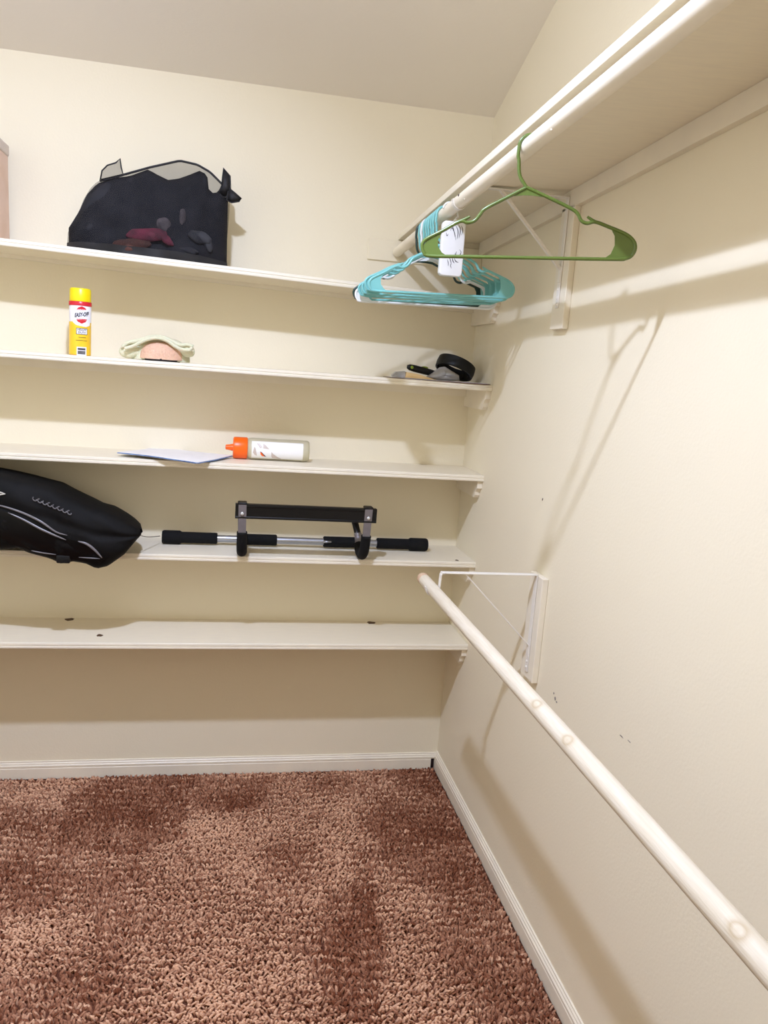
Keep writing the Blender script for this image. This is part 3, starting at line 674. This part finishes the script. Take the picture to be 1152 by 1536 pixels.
# ------------------------------------------------------------------ spray can
def text_mesh(body, size, shear=0.0, bold=0.0):
    cu = bpy.data.curves.new('lettering', 'FONT'); cu.body = body; cu.size = size; cu.align_x = 'CENTER'; cu.align_y = 'CENTER'; cu.shear = shear; cu.offset = bold
    o = bpy.data.objects.new('lettering', cu); COL.objects.link(o)
    bpy.context.view_layer.update(); dg = bpy.context.evaluated_depsgraph_get()
    me = bpy.data.meshes.new_from_object(o.evaluated_get(dg)); vs = [v.co.copy() for v in me.vertices]; fs = [tuple(p.vertices) for p in me.polygons]
    bpy.data.objects.remove(o); bpy.data.curves.remove(cu); bpy.data.meshes.remove(me)
    return vs, fs
def spray_can():
    y0 = -0.185; c = U(120, 531, 1, y0); x = c.x; z0 = SZ[2]; R = 0.0325
    ht = U(121, 433, 1, y0).z-z0
    t = thing('spray_can', 'yellow capped oven cleaner spray can with white and yellow label', 'spray can', (x, y0, z0))
    o = (x, y0, z0); k = ht/0.20
    MB().lathe([(R-0.003, 0), (R, 0.003), (R, 0.100*k)], o, n=40).build('lower_body', M['can_yellow'], t, True, angle=40)
    MB().lathe([(R, 0.100*k), (R, 0.146*k), (R-0.001, 0.148*k)], o, n=40, caps=False).build('upper_body', M['can_white'], t, True, angle=40)
    MB().lathe([(R-0.001, 0.148*k), (R+0.0012, 0.149*k), (R+0.0012, 0.159*k), (R, 0.161*k)], o, n=40, caps=False).build('shoulder_band', M['red'], t, True, angle=40)
    MB().lathe([(R-0.0015, 0.160*k), (R-0.001, 0.163*k), (R-0.0015, 0.196*k), (R-0.004, 0.2*k), (0.002, 0.2*k)], o, n=40).build('cap', M['yellow'], t, True, angle=40)
    face = math.atan2(CAM.y-y0, CAM.x-x)+0.10
    def wrap(u, z, dr): a = face+u/R; return Vector((x+(R+dr)*math.cos(a), y0+(R+dr)*math.sin(a), z0+z*k))
    def panel(outline, m_, nm, dr=0.0003):
        """outline in (u,z); triangulated as horizontal strips so it follows the can"""
        zs = [p[1] for p in outline]; rows = []
        n = len(outline)
        for i in range(13):
            z = lerp(min(zs)+1e-6, max(zs)-1e-6, i/12); xs = []
            for q in range(n):
                a, b_ = outline[q], outline[(q+1) % n]
                if (a[1]-z)*(b_[1]-z) <= 0 and abs(a[1]-b_[1]) > 1e-12: xs.append(a[0]+(b_[0]-a[0])*(z-a[1])/(b_[1]-a[1]))
            rows.append([wrap(lerp(min(xs), max(xs), j/8), z, dr) for j in range(9)])
        MB().grid(rows).build(nm, M[m_], t, True)
    rect = lambda u0, u1, z0_, z1_: [(u0, z0_), (u1, z0_), (u1, z1_), (u0, z1_)]
    ell = lambda cu, cz, ru, rz_, a0=0, a1=360: [(cu+ru*math.cos(math.radians(a0+(a1-a0)*i/30)), cz+rz_*math.sin(math.radians(a0+(a1-a0)*i/30))) for i in range(31)]
    panel([(-0.026, 0.098), (-0.014, 0.090), (0.014, 0.086), (0.03, 0.092), (0.03, 0.101), (-0.026, 0.101)], 'can_white', 'label_white', 0.0003)
    panel(ell(0.001, 0.121, 0.0190, 0.0255), 'red', 'label_oval', 0.0004)
    panel([(-0.026, 0.1035), (0.026, 0.1075), (0.026, 0.1400), (-0.026, 0.1365)], 'can_white', 'label_band', 0.0006)
    panel(rect(-0.015, 0.019, 0.063, 0.082), 'ink', 'label_box', 0.0005); panel(rect(-0.0135, 0.0175, 0.0645, 0.0805), 'can_white', 'label_box_face', 0.0007)
    panel(rect(-0.013, 0.016, 0.0, 0.026), 'can_white', 'label_foot', 0.0004); panel(rect(-0.010, 0.0125, 0.0165, 0.0225), 'ink', 'label_strip', 0.0007); panel(rect(-0.010, 0.0125, 0.004, 0.0145), 'logo_grey', 'label_strip', 0.0007)
    panel(rect(-0.016, 0.018, 0.0445, 0.0458), 'knot', 'label_line', 0.0006); panel(rect(-0.008, 0.014, 0.0535, 0.0550), 'knot', 'label_line', 0.0006)
    def letters(body, size, cu, cz, rot, shear, bold, m_, sc=1.0):
        vs, fs = text_mesh(body, size, shear, bold); cr, sr = math.cos(rot), math.sin(rot)
        pts = [wrap(cu+sc*(v.x*cr-v.y*sr), cz+(v.x*sr+v.y*cr)/k, 0.0010) for v in vs]
        MB().add(pts, fs).build('lettering', M[m_], t)
    letters('EASY-OFF', 0.0165, 0.001, 0.1215, 0.10, 0.3, 0.0006, 'black_plastic', 0.60)
    letters('HEAVY', 0.0085, 0.002, 0.0765, -0.02, 0, 0.0002, 'ink'); letters('DUTY', 0.0085, 0.002, 0.0685, -0.02, 0, 0.0002, 'ink')
spray_can()

# ------------------------------------------------------------------ plush
def plush():
    y0 = -0.165; z0 = SZ[2]; c = U(240, 541, 1, y0); x = c.x
    t = thing('plush_slipper', 'mint green and peach plush lump beside the spray can', 'plush', (x, y0, z0))
    MB().lathe([(0.058, 0), (0.062, 0.003), (0.062, 0.008), (0.058, 0.010)], (x+0.004, y0-0.012, z0), n=30).build('sole', M['sole'], t, True, angle=40)
    b = MB()
    P = []
    for i in range(15):
        f = i/14*math.pi/2; row = []
        for j in range(33):
            th = 2*math.pi*j/32; r = math.cos(f)**0.7
            row.append(Vector((x+0.003+0.072*r*math.cos(th), y0-0.012+0.062*r*math.sin(th), z0+0.006+0.058*math.sin(f)**0.9)))
        P.append(row)
    b.grid(P); b.build('toe_pad', M['peach'], t, True, weld=True)
    # mint upper: thick rolled edge over the pad, spreading into two ear-like flaps
    edge = [(183, 521), (192, 514), (204, 512), (214, 510), (225, 507), (237, 506), (250, 509), (260, 514), (270, 518), (281, 517), (290, 520)]
    pts = smooth_line([U(a, d, 1, y0-0.045) for a, d in edge], 4)
    n = len(pts); rs = [lerp(0.005, 0.0085, math.sin(math.pi*i/(n-1))) for i in range(n)]
    MB().tube(pts, rs, 12).build('rolled_edge', M['mint'], t, True)
    edge2 = [(187, 523), (200, 519), (212, 513), (222, 509), (236, 507), (250, 511), (262, 519), (272, 524), (284, 525), (288, 521)]
    MB().tube(smooth_line([U(a, d, 1, y0-0.062) for a, d in edge2], 4), 0.0058, 12).build('rolled_edge', M['mint'], t, True)
    # hood behind the pad
    P = []
    for i in range(13):
        f = i/12*math.pi/2; row = []
        for j in range(33):
            th = 2*math.pi*j/32; r = math.cos(f)**0.6
            row.append(Vector((x-0.002+0.095*r*math.cos(th), y0+0.015+0.075*r*math.sin(th), z0+0.002+0.074*math.sin(f)**0.95)))
        P.append(row)
    MB().grid(P).build('hood', M['mint'], t, True, weld=True)
    for cx, cy, rx, rz_, rot in ((196, 526, 0.034, 0.024, -8), (281, 526, 0.026, 0.020, 18)):
        p = U(cx, cy, 1, y0-0.03); p.z = max(p.z, z0+rz_+0.002)
        MB().blob(p, (rx, 0.016, rz_), 3, 0.05, Matrix.Rotation(math.radians(rot), 3, 'Y'), 3, cx).build('ear_flap', M['mint'], t, True)
plush()

# ------------------------------------------------------------------ odds and ends at the right of the second shelf
def clutter():
    z0 = SZ[2]
    t = thing('card_sheet', 'pale maroon-backed card lying under the pile on the second shelf', 'card', (-0.17, -0.15, z0))
    MB().hexa([(-0.345, -0.255, z0+0.0002), (-0.012, -0.268, z0+0.0006), (-0.02, -0.05, z0+0.0002), (-0.34, -0.06, z0+0.0002), (-0.345, -0.255, z0+0.002), (-0.012, -0.268, z0+0.003), (-0.02, -0.05, z0+0.002), (-0.34, -0.06, z0+0.002)]).build('backing', M['red_card'], t)
    MB().hexa([(-0.30, -0.250, z0+0.0021), (-0.020, -0.264, z0+0.0031), (-0.025, -0.055, z0+0.0021), (-0.33, -0.065, z0+0.0021), (-0.30, -0.250, z0+0.0031), (-0.020, -0.264, z0+0.0041), (-0.025, -0.055, z0+0.0031), (-0.33, -0.065, z0+0.0031)]).build('top_sheet', M['paper'], t)
    zt = z0+0.0042
    # black band
    t = thing('black_belt', 'wide black coiled belt at the right end of the second shelf', 'belt', (-0.10, -0.10, zt))
    c = Vector((-0.095, -0.115, zt+0.040)); R = 0.068
    mt = Matrix.Rotation(math.radians(22), 3, 'Y') @ Matrix.Rotation(math.radians(-14), 3, 'X')
    rows = []
    for j in range(49):
        th = 2*math.pi*j/48; e = Vector((math.cos(th), math.sin(th), 0))
        row = [c+mt @ (e*r+Vector((0, 0, h))) for r, h in ((R, -0.018), (R+0.002, 0), (R, 0.018), (R-0.006, 0.019), (R-0.008, 0), (R-0.006, -0.019), (R, -0.018))]
        rows.append(row)
    zmin = min(p.z for r_ in rows for p in r_); dz = zt-zmin
    rows = [[p+Vector((0, 0, dz)) for p in r_] for r_ in rows]
    MB().grid(rows).build('band', M['black_plastic'], t, True, weld=True, angle=50)
    rows2 = []
    for j in range(31):
        th = 2*math.pi*j/30*0.9+0.5; e = Vector((math.cos(th), math.sin(th), 0)); q = R-0.011-0.004*j/30
        rows2.append([c+Vector((0, 0, dz))+mt @ (e*r+Vector((0, 0, h))) for r, h in ((q, -0.016), (q, 0.017), (q-0.003, 0.017), (q-0.003, -0.016), (q, -0.016))])
    MB().grid(rows2).build('inner_coil', M['nylon'], t, True, weld=True, angle=50)
    # knife-like handle
    a, b_ = U(611, 550, 1, -0.19), U(662, 563, 1, -0.17)
    t = thing('black_handle_tool', 'black handled tool with a lime button on the second shelf', 'tool', (a.x, a.y, z0))
    pts = [a+(b_-a)*s for s in (0, 0.06, 0.2, 0.5, 0.8, 1.0)]
    MB().tube(pts, [0.006, 0.010, 0.0115, 0.0115, 0.010, 0.007], 14, flat=0.7).build('handle', M['black_plastic'], t, True)
    q = a+(b_-a)*0.5+Vector((0, 0.006, 0.011)); MB().blob(q, (0.014, 0.006, 0.005), 2).build('button', M['lime'], t, True)
    q = a+(b_-a)*0.12+Vector((0, -0.0075, 0.001)); MB().lathe([(0.005, 0), (0.0055, 0.0015), (0.0035, 0.0016)], q, (0, -1, 0.3), 14).build('lanyard_eyelet', M['lime'], t, True)
    # tan wedge
    yb = -0.225
    t = thing('tan_card_scrap', 'tan folded cardboard scrap in front of the black tool', 'scrap', (U(630, 570, 1, yb).x, yb, zt))
    q = [U(p, r, 1, yb) for p, r in ((608, 571), (655, 575), (651, 569), (630, 562), (610, 558))]
    q[0].z = zt; q[1].z = zt
    MB().prism(q, (0.004, 0.05, 0.0)).build('wedge', M['tan'], t)
    MB().prism([p+Vector((-0.001, -0.0015, 0.0005)) for p in (q[0], q[1], q[2])]+[q[0]+Vector((0, -0.0015, 0.006))], (0, 0.0012, 0)).build('folded_lip', M['tan'], t)
    # grey crumpled cloth
    yb = -0.205; p = U(667, 563, 1, yb)
    t = thing('grey_rag', 'crumpled grey rag against the black belt', 'rag', (p.x, yb, zt))
    pts = [(640, 566), (650, 560), (661, 551), (668, 550), (677, 556), (688, 563), (690, 571), (676, 574), (660, 574), (648, 572)]
    q = [U(a_, c_, 1, yb) for a_, c_ in pts]
    for v in q: v.z = max(v.z, zt)
    cen = sum(q, Vector())/len(q); b2 = MB(); n = len(q)
    for rr, dy in ((1.0, 0.0), (0.72, -0.020), (0.35, -0.026)): pass
    rings = [[cen+(v-cen)*s+Vector((0, dy+0.006*math.sin(i*2.3), 0)) for i, v in enumerate(q+[q[0]])] for s, dy in ((1.0, 0.022), (1.0, 0.0), (0.75, -0.016), (0.4, -0.022), (0.02, -0.020))]
    for rg in rings:
        rg[-1] = rg[0].copy()
        for v in rg: v.z = max(v.z, zt)
    b2.grid(rings); b2.add(rings[0][:-1], [tuple(range(n))]); b2.build('folded_cloth', M['grey_cloth'], t, True, weld=True)
    # foil scrap with dark edge
    yb = -0.21; p = U(598, 565, 1, yb)
    t = thing('grey_foil_scrap', 'small grey foil packet with a black edge, leftmost of the pile', 'packet', (p.x, yb, z0))
    q = [U(a_, c_, 1, yb) for a_, c_ in ((588, 569), (589, 562), (594, 558), (608, 557), (609, 566), (600, 569))]
    for v in q: v.z = max(v.z, zt)
    MB().prism(q, (0.002, 0.03, 0.001)).build('packet', M['foil'], t)
    q = [U(a_, c_, 1, yb-0.004) for a_, c_ in ((587, 565), (592, 568), (607, 566), (607, 569), (596, 571), (589, 571))]
    for v in q: v.z = max(v.z, zt)
    MB().prism(q, (0, 0.003, 0)).build('black_edge', M['black_plastic'], t)
clutter()

# ------------------------------------------------------------------ bottle and papers on the middle shelf
def bottle():
    y0 = -0.115; z0 = SZ[3]; xl = U(371, 672, 1, y0).x; xr = U(463, 676, 1, y0).x; R = 0.0365
    zc = z0+R+0.001
    t = thing('squeeze_bottle', 'white squeeze bottle with orange cap lying on the middle shelf', 'bottle', ((xl+xr)/2, y0, z0))
    o = (xl, y0, zc); L = xr-xl
    MB().lathe([(R*0.80, -0.002), (R*0.93, 0.004), (R, 0.014), (R*0.985, L*0.35), (R*0.95, L*0.5), (R*0.985, L*0.65), (R, L-0.015), (R*0.96, L-0.004), (R*0.86, L)], o, (1, 0, 0), 40).build('body', M['bottle'], t, True, angle=50)
    MB().lathe([(R*0.86, -0.048), (R*0.97, -0.0455), (R*1.0, -0.040), (R*1.0, -0.003), (R*0.95, 0.0)], o, (1, 0, 0), 40).build('cap', M['orange'], t, True, angle=40)
    MB().lathe([(0.006, -0.073), (0.0085, -0.0715), (0.0095, -0.060), (0.012, -0.050), (0.012, -0.0475)], o, (1, 0, 0), 20).build('nozzle', M['orange'], t, True, angle=40)
    def pt(u, a, dr=0.0008): return Vector((xl+u, y0-(R+dr)*math.cos(a), zc+(R+dr)*math.sin(a)))
    MB().grid([[pt(lerp(0.014, L-0.022, i/16), math.radians(lerp(-52, 48, j/14)), 0.0004) for j in range(15)] for i in range(17)]).build('label', M['label_white'], t, True)
    def patch(poly, m_, nm, dr):
        ys = [p[1] for p in poly]; rows = []; n = len(poly)
        for i in range(9):
            a = lerp(min(ys)+1e-4, max(ys)-1e-4, i/8); xs = []
            for q in range(n):
                A, B = poly[q], poly[(q+1) % n]
                if (A[1]-a)*(B[1]-a) <= 0 and abs(A[1]-B[1]) > 1e-9: xs.append(A[0]+(B[0]-A[0])*(a-A[1])/(B[1]-A[1]))
            rows.append([pt(min(xs), math.radians(a), dr), pt(lerp(min(xs), max(xs), 0.5), math.radians(a), dr), pt(max(xs), math.radians(a), dr)])
        MB().grid(rows).build(nm, M[m_], t, True)
    g = 'label_grey'
    patch([(0.018, -15), (0.022, 15), (0.026, 12), (0.032, -34), (0.026, -32)], g, 'label_print', 0.0010)
    patch([(0.052, 34), (0.060, 26), (0.072, 6), (0.052, 8)], g, 'label_print', 0.0010)
    patch([(0.080, -8), (0.086, -18), (0.100, -34), (0.116, -50), (0.084, -46), (0.080, -30)], g, 'label_print', 0.0010)
    patch([(0.030, 34), (0.034, 35), (0.046, 10), (0.042, 9)], g, 'label_print', 0.0010); patch([(0.036, 34), (0.039, 34), (0.049, 14), (0.047, 11)], g, 'label_print', 0.0010)
    patch([(0.042, -8), (0.046, -9), (0.064, -38), (0.058, -36), (0.044, -22)], 'ink', 'bolt_shadow', 0.0011)
    patch([(0.0425, -11), (0.0455, -12), (0.0585, -36), (0.050, -34), (0.044, -24)], 'orange', 'bolt_print', 0.0013)
bottle()

def papers():
    z0 = SZ[3]
    t = thing('paper_sheet', 'white paper with blue underside lying at the front of the middle shelf', 'paper', (-1.03, -0.18, z0))
    A, B, C_, D_ = U(177, 680, 2, z0+0.010), U(296, 699, 2, z0+0.002), U(348, 685, 2, z0+0.006), U(236, 672, 2, z0+0.003)
    B.y = max(B.y, -0.33)
    def sheet(dz, grow, th, m_, nm):
        n = 14; top = []; bot = []
        for i in range(n+1):
            s = i/n; r1 = []; r2 = []
            for j in range(n+1):
                a = j/n
                p = (1-s)*((1-a)*A+a*B)+s*((1-a)*D_+a*C_)
                z = z0+dz+0.0015+0.010*max(0, (1-s)*(1-a)-0.35)+0.006*max(0, s*a-0.5)+0.004*math.sin(math.pi*a)*(1-s)
                p = Vector((p.x+grow*(a-0.5), p.y-grow*(0.5-s)*0.6, z)); r1.append(p+Vector((0, 0, th))); r2.append(p)
            top.append(r1); bot.append(r2)
        b = MB(); b.grid(top); b.grid(bot)
        b.grid([top[0], bot[0]]); b.grid([top[-1], bot[-1]]); b.grid([[r[0] for r in top], [r[0] for r in bot]]); b.grid([[r[-1] for r in top], [r[-1] for r in bot]])
        return b.build(nm, M[m_], t, True, weld=True, angle=40)
    sheet(0.0052, 0.0, 0.0010, 'paper', 'top_page'); sheet(0.0026, 0.006, 0.0020, 'blue_paper', 'blue_cover'); sheet(0.0, -0.02, 0.0010, 'paper', 'lower_page')
papers()

# ------------------------------------------------------------------ doorway pull-up bar
def pullup():
    y0 = -0.105; z0 = SZ[4]; RF = 0.0215; zc = z0+RF+0.0025
    bx = lambda px, py=812: U(px, py, 1, y0).x
    t = thing('pull_up_bar', 'black and silver doorway pull-up bar lying on the fourth shelf', 'exercise bar', (bx(440), y0, z0))
    def cyl(xa, xb, r, m_, nm, r2=None, bev=0.003):
        MB().lathe([(r*0.86, xa), (r, xa+bev), (r, xb-bev), (r*0.86, xb)], (0, y0, zc), (1, 0, 0), 24).build(nm, M[m_], t, True, angle=40)
    cyl(bx(300), bx(600), 0.0125, 'silver', 'main_tube', bev=0.001)
    cyl(bx(252), bx(326), 0.0195, 'foam', 'end_grip'); cyl(bx(565), bx(628), 0.0195, 'foam', 'end_grip')
    cyl(bx(243), bx(272), 0.0235, 'foam', 'end_cap', bev=0.006); cyl(bx(613), bx(641), 0.0235, 'foam', 'end_cap', bev=0.006)
    cyl(bx(366), bx(415), 0.0195, 'foam', 'middle_grip'); cyl(bx(485), bx(545), 0.0195, 'foam', 'middle_grip')
    MB().tube([(bx(484), y0-0.020, zc+0.004), (bx(496), y0-0.0205, zc+0.004)], [0.005, 0.003], 10).build('adjuster_clip', M['silver'], t, True)
    # cross beam
    yb = -0.315
    L0, L1 = U(353, 766, 1, yb), U(564, 773.5, 1, yb)
    hh = 0.0235
    zm = (L0.z+L1.z)/2
    prof = [(-0.010, -hh), (0.010, -hh), (0.014, -hh+0.004), (0.014, hh-0.004), (0.010, hh), (-0.010, hh), (-0.014, hh-0.003), (-0.014, hh-0.008), (-0.0125, hh-0.010), (-0.0125, -hh+0.008), (-0.014, -hh+0.006), (-0.014, -hh+0.002)]
    MB().prism([(L0.x, yb+a, zm+c) for a, c in prof], (L1.x-L0.x, 0, 0)).build('cross_beam', M['black_metal'], t)
    # U-shaped grips: strap down from the beam, foam under, arm back up
    def grip(sx, fx, nm, armpx, left):
        top = Vector((U(sx, 760, 1, yb).x, yb-0.017, zm+hh+0.004)); xf = U(fx, 836, 1, -0.255).x
        xs = top.x
        mid = Vector((lerp(xs, xf, 0.35), -0.305, lerp(zm, z0+0.02, 0.35)))
        w = 0.0125
        # strap
        f0 = Vector((xs, yb-0.016, zm+hh)); f1 = Vector((lerp(xs, xf, 0.45), -0.318, z0+0.090))
        MB().hexa([f1+Vector((-w, -0.003, 0)), f1+Vector((w, -0.003, 0)), f1+Vector((w, 0.003, 0)), f1+Vector((-w, 0.003, 0)), f0+Vector((-w, -0.003, 0)), f0+Vector((w, -0.003, 0)), f0+Vector((w, 0.003, 0)), f0+Vector((-w, 0.003, 0))]).build('strap', M['grey_metal'], t)
        MB().box((xs-w-0.002, yb-0.020, zm+hh-0.001), (xs+w+0.002, yb+0.016, zm+hh+0.007), 0.003, seg=2).build('beam_clamp', M['black_metal'], t)
        b = MB(); c = Vector((xs, yb-0.019, zm-0.006)); b.lathe([(0.0058, 0), (0.0052, 0.002), (0.003, 0.0032)], c, (0, -1, 0), 14); b.build('rivet', M['rivet'], t, True)
        # foam loop
        bot = Vector((xf, -0.262, z0+0.0180))
        pts = [f1+Vector((0, 0, 0.004)), Vector((lerp(xs, xf, 0.7), -0.303, z0+0.045)), Vector((xf, -0.282, z0+0.024)), bot, Vector((xf, -0.225, z0+0.0200)), Vector((xf, -0.19, z0+0.034))]
        MB().tube(smooth_line(pts, 5), 0.0168, 16).build('foam_grip', M['foam'], t, True, angle=50)
        # back arm rising behind the beam, with a grey joint
        j = U(armpx[1][0], armpx[1][1], 1, -0.175); u_ = U(armpx[0][0], armpx[0][1], 1, -0.135)
        MB().tube([Vector((xf, -0.19, z0+0.034)), j], [0.0125, 0.0125], 14).build('joint_plate', M['grey_metal'], t, True, angle=50)
        MB().blob(j, (0.0140, 0.014, 0.012), 2).build('joint_bolt', M['grey_metal'], t, True)
        MB().tube([j, lerp(j, u_, 0.5), u_, Vector((u_.x, yb+0.012, zm-0.012))], 0.0115, 14).build('back_arm', M['black_metal'], t, True, angle=50)
    grip(363.5, 362, 'grip', ((362, 772), (362, 800)), True)
    grip(552.5, 541.5, 'grip', ((530, 774), (537, 802)), False)
pullup()

# ------------------------------------------------------------------ black sports bag hanging over the fourth shelf
def sports_bag():
    y0 = -0.315; z0 = SZ[4]
    t = thing('sports_bag', 'glossy black sports bag drooping over the left front of the fourth shelf', 'bag', (U(100, 800, 1, y0).x, -0.2, z0))
    V3 = lambda q: U(q[0], q[1], 1, y0)
    top = [V3(q) for q in [(-150, 690), (-70, 696), (0, 709), (35, 718), (75, 728), (110, 747), (140, 761), (160, 766), (185, 780), (210, 795)]]
    bot = [V3(q) for q in [(-150, 800), (-70, 815), (0, 825), (28, 822), (42, 829), (76, 838), (92, 846), (108, 842), (128, 845), (145, 853), (162, 849), (186, 832), (203, 812)]]
    left = [bot[0], top[0]]; right = [bot[-1], V3((212, 802)), top[-1]]
    ns, na = 22, 56
    G = coons(left, right, bot, top, ns, na)
    fr = []; bk = []
    for i in range(ns):
        s = i/(ns-1); f = []; k_ = []
        for j in range(na):
            a = j/(na-1); p = G[i][j]
            taper = (1-a**7)**0.5
            prof = (1-abs(2*s-1)**2.6)**0.55
            crease = 0.010*math.exp(-((s-0.60)/0.06)**2)*(0.4+0.6*a)
            wr = 0.004*math.sin(0.55*j+0.6*i)*prof
            f.append(p+Vector((0, -(0.052*prof*taper)+crease+wr*0.6, 0)))
            over = max(0.0, min(1.0, (p.z-(z0+0.012))/0.05)); over = over*over*(3-2*over)
            ymax = lerp(-0.272, -0.09, over)
            yb = p.y+(ymax-p.y)*min(1, prof*1.5)*lerp(1, taper, 0.8)
            if p.z < z0+0.012: yb = min(yb, -0.268)
            k_.append(Vector((p.x, yb, p.z)))
        fr.append(f); bk.append(k_)
    MB().grid(fr).grid(bk).grid([[r[0] for r in fr], [r[0] for r in bk]]).build('body', M['nylon'], t, True, weld=True)
    def surf(px, py, off=0.003):
        """nearest front-surface point along the pixel direction"""
        d = pxray(px, py).normalized(); best = None
        for r in fr:
            for p in r:
                v = p-CAM; e = (v-d*v.dot(d)).length
                if best is None or e < best[0]: best = (e, v.dot(d))
        return CAM+d*(best[1]-off)
    def ribbon(pxs, w, m_, nm, off=0.004):
        sm = smooth_line([surf(a, c, off) for a, c in pxs], 5); n = len(sm)
        MB().tube(sm, [max(0.0006, w*math.sin(math.pi*(i+0.5)/n)**0.5) for i in range(n)], 8, flat=0.6).build(nm, M[m_], t, True)
    # glossy lower panel
    rows = []
    for s in range(8):
        rows.append([surf(lerp(a0, a1, s/7), lerp(b0, b1, s/7), 0.0015) for (a0, b0), (a1, b1) in zip([(-20, 762), (20, 770), (55, 786), (85, 802), (115, 812), (140, 824), (158, 838)], [(-20, 812), (10, 815), (40, 822), (70, 832), (95, 838), (125, 842), (150, 846)])])
    MB().grid(rows).build('glossy_panel', M['vinyl'], t, True)
    ribbon([(-12, 756), (10, 761), (38, 771), (62, 783), (84, 798), (101, 803)], 0.0036, 'strap_glint', 'strap_glint', 0.006)  # these grey tubes imitate highlights along the glossy strap edges
    ribbon([(12, 769), (36, 780), (60, 793), (82, 803), (99, 810)], 0.0036, 'strap_glint', 'strap_glint', 0.006)
    ribbon([(117, 812), (130, 816), (142, 825), (153, 837)], 0.0042, 'strap_glint', 'strap_glint', 0.006)
    ribbon([(47, 826), (62, 829), (84, 832)], 0.0022, 'strap_glint', 'strap_glint', 0.006)
    ribbon([(118, 836), (132, 837), (150, 838)], 0.0018, 'strap_glint', 'strap_glint', 0.006)
    # worn lettering along the upper panel, too blurred to read: a run of small rounded strokes
    for k in range(8):
        s = k/7; cx, cy = lerp(52, 104, s), lerp(748.5, 769, s); dx, dy = 2.9, 1.0
        ring = [surf(cx+dx*math.cos(an)+0.6*math.sin(an), cy+dy*math.cos(an)*0.6+3.0*math.sin(an), 0.0045) for an in [2*math.pi*q/10 for q in range(9 if k % 2 else 8)]]
        MB().tube(ring, 0.0019, 6).build('letter_print', M['logo_grey'], t, True)
    for pts in ([(-6, 737), (2, 739), (8, 741)], [(-6, 744), (0, 742), (8, 741)]):
        MB().tube([surf(a, c, 0.004) for a, c in pts], [0.0024, 0.0022, 0.001], 8).build('emblem_print', M['logo_white'], t, True)
    # side buckle and drawstring
    q = surf(95, 838, 0.006); MB().box(q+Vector((-0.020, -0.006, -0.014)), q+Vector((0.020, 0.008, 0.012)), 0.004, seg=2).build('buckle', M['black_plastic'], t, True, angle=40)
    a = U(209, 803, 1, -0.30); e = U(240, 804, 1, -0.125); e.z = max(e.z, z0+0.003)
    MB().tube(smooth_line([a, lerp(a, e, 0.35)+Vector((0, 0, -0.004)), lerp(a, e, 0.7)+Vector((0, 0, -0.003)), e], 5), 0.0014, 6).build('drawstring', M['cord'], t, True)
sports_bag()
